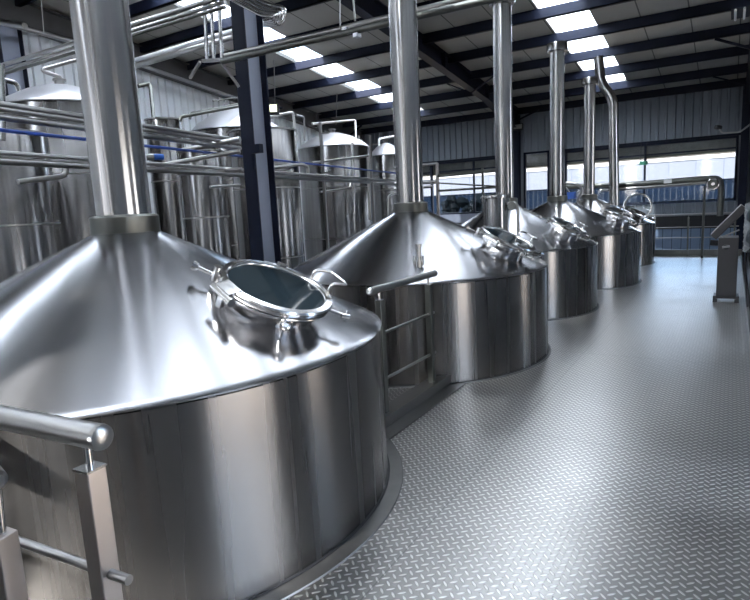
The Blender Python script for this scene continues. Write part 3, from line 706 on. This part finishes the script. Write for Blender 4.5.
# transverse crossing pipes near the column, mid height
def seg(a, b, y=None, x=None): return [P(*a, y=y, x=x), P(*b, y=y, x=x)]
def segx(a, xa, b, xb): return [P(*a, x=xa), P(*b, x=xb)]
pipe('process_pipe', segx((152, 167), -8.6, (240, 151), -7.3), .04, 'pipe slanting up to the right below the blue pipe')
pipe('process_pipe', segx((180, 151), -8.6, (240, 139), -7.4), .045, 'grey pipe slanting up towards the navy column above the crossing')
pipe('process_pipe', segx((178, 174), -8.6, (242, 169), -7.6), .035, 'lowest slanting pipe left of the navy column')
pipe('process_pipe', [P(210, 187, x=-8), P(240, 185, x=-8)], .025, 'thin short pipe low against the tank left of the column')
pipe('process_pipe', [P(18, 182, x=-7.5), P(66, 176, x=-7.5), P(66, 162, x=-7.5)], .035, 'bent pipe dropping from the thick pipe at far left', br=.12)
pipe('process_pipe', [P(272, 168, x=-7.6), P(302, 164, x=-7.6), P(308, 167, x=-7.6), P(308, 173, x=-7.6)], .035, 'short pipe ending in a downward elbow right of the column', br=.15)
pipe('process_pipe', [P(320, 192, x=-9.6), P(350, 188, x=-9.6), P(351, 181, x=-9.6)], .028, 'short L-shaped pipe low on the middle domed tank', br=.08)
pipe('process_pipe', [P(370, 220, x=-9.4), P(368, 156, x=-9.4)], .05, 'upright pipe between the middle and narrow domed tanks')
pipe('process_pipe', [P(312, 163, x=-9.3), P(368, 156, x=-9.3)], .035, 'pipe rising gently to the upright between two domed tanks')
pipe('process_pipe', [P(372, 183, x=-8.8), P(400, 185, x=-8.8)], .03, 'short level pipe ending behind the second flue')
pipe('process_pipe', [P(388, 230, x=-8.6), P(388, 196, x=-8.6), P(398, 192, x=-8.6)], .03, 'hooked pipe just left of the second flue', br=.12)
pipe('process_pipe', [P(354, 214, x=-9.9), P(352, 143, x=-9.9)], .05, 'bright upright pipe on the right of the middle domed tank', 'steel_polished')
# U loops above the domes
pipe('loop_pipe', [P(312, 124, x=-11.2), P(355, 120, x=-11.2), P(356, 146, x=-10.9)], .04, 'square pipe bend over the middle domed tank', br=.1)
pipe('loop_pipe', [P(268, 117, x=-10.3), P(293, 112, x=-10.3), P(297, 141, x=-10.3)], .035, 'white pipe arch just right of the large navy column', 'white_paint', br=.1)
pipe('loop_pipe', [P(296, 115, x=-10.8), P(304, 117, x=-10.8), P(305, 141, x=-10.8)], .03, 'smaller pipe arch next to the white one', br=.1)
pipe('loop_pipe', [P(180, 121, x=-10.2), P(181, 117, x=-10.2), P(240, 106, x=-10.2)], .035, 'dark pipe bending over the tank left of the column', 'steel_dark', br=.08)
pipe('loop_pipe', [P(190, 119, x=-10.6), P(191, 113, x=-10.6), P(240, 104, x=-10.6)], .03, 'second pipe bend close above the dark one', 'steel_dark', br=.08)
pipe('loop_pipe', [P(213, 101, x=-11.4), P(240, 97, x=-11.4)], .02, 'thin pipe against the white wall left of the navy column', 'steel_dark')
pipe('loop_pipe', [P(138, 86, x=-11.6), P(150, 83, x=-11.6), P(154, 122, x=-11.2)], .045, 'dark hooked pipe against the white wall right of the foremost flue', 'steel_dark', br=.12)
pipe('loop_pipe', [P(61, 82, x=-11.2), P(60, 77, x=-11.2), P(40, 70, x=-11.2), P(90, 56, x=-11.2)], .04, 'zigzag pipe on top of the leftmost domed tank', 'steel_satin', br=.12)
pipe('loop_pipe', [P(-4, 78, x=-10), P(16, 83, x=-10), P(19, 91, x=-10)], .04, 'curved pipe end at the left edge above the tank', 'steel_polished', br=.15)
pipe('loop_pipe', [P(379, 146, x=-11.2), P(379, 139, x=-11.2), P(400, 135, x=-11.2)], .04, 'pipe leaving the top of the narrow domed tank', 'white_paint', br=.08)
pipe('loop_pipe', [P(269, 140, x=-9.0), P(276, 141, x=-9.0), P(277, 155, x=-9.0), P(269, 156, x=-9.0)], .022, 'small U-shaped handle pipe on the flat tank right of the column', br=.06)
pipe('riser_pipe', [P(2, 140, x=-8), P(1, 64, x=-8)], .045, 'upright pipe at the extreme left edge', 'steel_polished')
# valves on the domes
for (px, py, X, lab) in ((349, 141, -10.7, 'cluster of dark valves on the right shoulder of the middle domed tank'), (283, 134, -11.3, 'small valve beside the white pipe arch')):
    p = P(px, py, x=X); t = thing('dome_valve', p, lab, 'valve')
    MB().tube([p+Vector((-.25, -.2, .02)), p+Vector((.3, .3, -.02))], .05, 10).build('body', 'steel_dark', t)
    for k in (-.2, 0, .25): MB().tube([p+Vector((k, k*.9, 0)), p+Vector((k, k*.9, .16))], .035, 8).build('stem', 'steel_satin', t)
p = P(154, 157, x=-9.2); t = thing('pump_motor', p, 'small blue motor right of the foremost flue', 'motor')
MB().tube([p, p+Vector((.08, .15, 0))], .055, 16).build('housing', 'blue_plastic', t); MB().tube([p+Vector((-.08, -.1, 0)), p], .06, 12).build('coupling', 'steel_satin', t)
p = P(158, 118, x=-10.4)
pipe('loop_pipe', [P(156, 118, x=-10.2), P(168, 119, x=-10.2)], .03, 'short stub valve right of the foremost flue', 'steel_dark')

# overhead transverse runs
yo = 7.05
def over(name, a, b, y, r, lab, m='steel_satin', ext=0):
    p, q = P(*a, y=y), P(*b, y=y); d = (q-p); return pipe(name, [p, q+d*ext], r, lab, m)
over('overhead_pipe', (222, 57), (500, -9), yo, .04, 'upper of the paired overhead pipes crossing before the navy column', ext=.1)
over('overhead_pipe', (222, 61.5), (500, -3), yo-.12, .045, 'lower of the paired overhead pipes crossing before the navy column', 'steel_dark', ext=.1)
over('overhead_duct', (90, 74), (234, 31), 8.6, .05, 'upper of the two wide pale overhead pipes behind the navy column', 'steel_ferm_lid')
over('overhead_duct', (90, 79), (234, 37), 8.6, .06, 'lower of the two wide pale overhead pipes behind the navy column', 'steel_satin')
over('overhead_pipe', (-20, 72), (225, -4), 6.2, .036, 'upper overhead pipe at left, passing behind the foremost flue')
over('overhead_pipe', (-20, 77.5), (225, 2), 6.3, .028, 'middle overhead pipe at left, passing behind the foremost flue')
over('overhead_pipe', (-20, 81), (225, 7), 6.0, .026, 'lowest overhead pipe at left, passing behind the foremost flue', 'steel_dark')
over('overhead_pipe', (-6, 21), (25, 26), 6.9, .06, 'grey pipe crossing the gable column at the upper left')
pipe('overhead_pipe', [P(-5, 21, x=-13.2), P(75, 42, x=-13.2), P(235, 98, x=-13.2)], .05, 'grey pipe sloping along the top edge of the white wall', 'steel_satin')
# U-bend risers beside the column
for i, (x0, x1) in enumerate(((204, 207), (212, 214), (219, 222))):
    pipe('riser_pipe', [P(x1, 60, y=7.0), P(x0, 4 if i else -10, y=7.0)] if i < 1 else [P(x1, 60, y=7.0), P(x1-3, 5, y=7.0), P(x1-6 if i == 2 else x1-8, 3, y=7.0), P(x1-7 if i == 2 else x1-9, -10, y=7.0)],
         .03, ['leftmost of three upright pipes left of the column top', 'middle of three upright pipes left of the column top', 'rightmost of three upright pipes left of the column top'][i], 'steel_polished', br=.06)
t = thing('pipe_bracket', P(212, 62, y=7.0), 'angled bracket under the upright pipes left of the column', 'bracket')
MB().bar(P(203, 61, y=7.0), P(236, 59, y=7.0), .06, .05).build('bar', 'steel_satin', t)
MB().bar(P(222, 63, y=7.1), P(239, 87, y=7.3), .04, .04).build('strut', 'steel_satin', t)
MB().bar(P(200, 62, y=7.1), P(190, 78, y=7.3), .04, .04).build('strut', 'steel_satin', t)
# hoop of pipes / cable tray round the column top
t = thing('cable_tray', P(262, 10, y=7.0), 'looped bundle of steel conduits around the top of the column', 'conduits')
for i in range(5):
    o_ = i*.055
    MB().bent([P(230, -14+i*3.2, y=7.0-o_), P(268-i*1.5, 4+i*3, y=7.0-o_), P(287-i*3, 8+i*2, y=7.0-o_), P(283-i*3, 24-i*1.5, y=7.0-o_), P(264, 26-i*1.5, y=7.05-o_)], .022, .14, 8, 8).build('conduit', 'steel_polished', t)
MB().bar(P(240, 3, y=7.3), P(276, 16, y=7.3), .10, .06).build('tray_arm', 'navy', t)
# hanging rods
for (a_, b_, y, lab) in (((340, -2), (340, 28), 7.0, 'thin rod hanging to the paired overhead pipes'), ((353, -2), (355, 21), 7.0, 'thicker hanger rod right beside the thin rod'),
                       ((41, -3), (44, 33), 6.2, 'pale hanging rod at upper left before the gable beam'), ((274, 60), (275, 104), 9.5, 'fine cable hanging right of the navy column'),
                       ((337, 93), (336, 125), 13.0, 'fine hanging cable above the middle domed tank')):
    tag(MB().tube([P(*a_, y=y), P(*b_, y=y)], .008 if 'thicker' not in lab else .014, 6).build('hanger_rod', 'steel_satin', origin=P(*b_, y=y)), lab, 'rod')
t = thing('pipe_clamps', P(350, 30, y=7.0), 'pair of pale square pipe supports on the overhead pipes', 'clamps')
for px, py in ((346, 30), (351, 32.5), (357, 35)):
    q = P(px, py, y=6.95); MB().box((q.x-.035, q.y-.05, q.z-.03), (q.x+.035, q.y+.05, q.z+.03)).build('clamp', 'steel_ferm_lid', t)

# pipe frame beyond the second flue, before the left window
yf = 14.5
t = thing('pipe_gantry', P(437, 215, y=yf), 'welded steel pipe frame right of the second flue', 'frame')
MB().bar((P(437, 163, y=yf).x, yf, P(437, 163, y=yf).z), (P(438, 215, y=yf).x, yf, GF), .09, .06).build('upright', 'post', t)
for a_, b_, r in (((395, 168), (437, 163.5), .04), ((395, 184), (436, 182), .05), ((395, 189), (433, 186.5), .04)):
    MB().tube([P(*a_, y=yf), P(*b_, y=yf)], r, 12).build('rail', 'steel_satin', t)
for a_, b_, r, lab in (((437, 176), (500, 170), .045, 'upper steel pipe in front of the left window'), ((437, 183), (500, 186.5), .02, 'thin middle pipe in front of the left window'), ((437, 191), (500, 187), .03, 'lower steel pipe in front of the left window')):
    over('window_pipe', a_, b_, yf, r, lab, 'steel_dark')
q0 = P(482.5, 168, y=yf); pipe('window_pipe', [q0, Vector((q0.x, yf, 1.0))], .03, 'upright pipe crossing the left window', 'steel_dark')

# ------------------------------------------------------------------ outside
struct(MB().box((-70, -70, GF-.35), (70, 90, GF-.25)).build('trim_20', 'out_ground'))
t = thing('neighbouring_building', (-5, 42, GF), 'long white industrial building seen through the back windows', 'building')
MB().box((-40, 42, 2.35), (20, 50, 3.62)).build('upper_wall', 'out_panel', t)
MB().box((-40, 41.95, 3.62), (20, 50, 4.6)).build('bright_band', 'out_white', t)
MB().box((-40, 42.1, GF-.2), (20, 50, 2.35)).build('lower_wall', 'out_blue', t)
MB().box((-40, 41.7, 4.6), (20, 50.2, 4.72)).build('roof_edge', 'out_white', t)
t = thing('yard_fence', (-3, 31, GF), 'blue picket fence in the yard outside the long window', 'fence')
MB().box((-14, 31, 2.0), (6, 31.06, 2.06)).box((-14, 31, .3), (6, 31.06, .36)).build('fence_rail', 'out_blue', t)
fp = MB()
for k in range(80): fp.box((-14+k*.25, 31.0, GF), (-13.95+k*.25, 31.05, 2.15))
fp.build('pickets', 'fence_blue', t)['kind'] = 'stuff'
struct(MB().box((-14, YB+.12, 2.98), (2, YB+.2, 3.40)).box((-14, YB+.12, 2.90), (2, YB+1.0, 2.98)).build('trim_21', 'steel_dark'))
random.seed(11)  # unidentified dark shapes outside, built as clusters of rounded blobs
for i, (px, py, s) in enumerate(((452, 204, .75), (470, 206, .62), (484, 202, .8))):
    p = P(px, py, y=26+i*1.6); mb = MB()
    for k in range(9):
        q = p+Vector((random.uniform(-.5, .5)*s, random.uniform(-.4, .4)*s, random.uniform(-.35, .3)*s)); r = random.uniform(.25, .45)*s
        mb.lathe([(.001, -r), (r*.6, -r*.8), (r, 0), (r*.7, r*.7), (.001, r)], 10, Matrix.Translation(q))
    mb.lathe([(.3*s, GF-.2-0), (.25*s, p.z)], 10, Matrix.Translation((p.x, p.y, 0)))
    tag(mb.build('yard_shrub', 'leaf', origin=(p.x, p.y, GF)), ['dark rounded bush outside the left window, leftmost', 'dark rounded bush outside the left window, in the middle', 'dark rounded bush outside the left window, rightmost'][i], 'bush')

# ------------------------------------------------------------------ light
w = bpy.data.worlds.new('sky'); sc.world = w; w.use_nodes = True; N = w.node_tree.nodes; L = w.node_tree.links
bg = N['Background']; tc = N.new('ShaderNodeTexCoord'); sp = N.new('ShaderNodeSeparateXYZ'); L.new(tc.outputs['Generated'], sp.inputs[0])
cr = N.new('ShaderNodeValToRGB'); L.new(sp.outputs[2], cr.inputs[0])
cr.color_ramp.elements[0].position = 0; cr.color_ramp.elements[0].color = (1, .955, .90, 1)
cr.color_ramp.elements[1].position = .7; cr.color_ramp.elements[1].color = (.84, .85, .88, 1)
e = cr.color_ramp.elements.new(.28); e.color = (.36, .62, .98, 1)
nz = N.new('ShaderNodeTexNoise'); nz.inputs['Scale'].default_value = 2.2; nz.inputs['Detail'].default_value = 6; L.new(tc.outputs['Generated'], nz.inputs['Vector'])
mr = N.new('ShaderNodeMapRange'); mr.inputs['From Min'].default_value = .52; mr.inputs['From Max'].default_value = .68; L.new(nz.outputs['Fac'], mr.inputs['Value'])
mx = N.new('ShaderNodeMixRGB'); mx.inputs[2].default_value = (1, 1, 1, 1); L.new(mr.outputs[0], mx.inputs[0]); L.new(cr.outputs[0], mx.inputs[1]); L.new(mx.outputs[0], bg.inputs[0])
bg.inputs[1].default_value = 1.5
sun = bpy.data.lights.new('sun', 'SUN'); sun.energy = 5; sun.angle = .02; sun.color = (1, .95, .88)
so = bpy.data.objects.new('sun', sun); COL.objects.link(so); so.rotation_euler = Vector((.12, .62, -.72)).to_track_quat('-Z', 'Y').to_euler()

sc.view_settings.view_transform = 'Standard'; sc.view_settings.look = 'None'; sc.view_settings.gamma = 1; sc.view_settings.use_curve_mapping = False
sc.view_settings.exposure = 2.75
sc.cycles.use_denoising = True
sc.cycles.sample_clamp_indirect = 6
for o in list(bpy.data.objects):
    if '_o' in o: del o['_o']
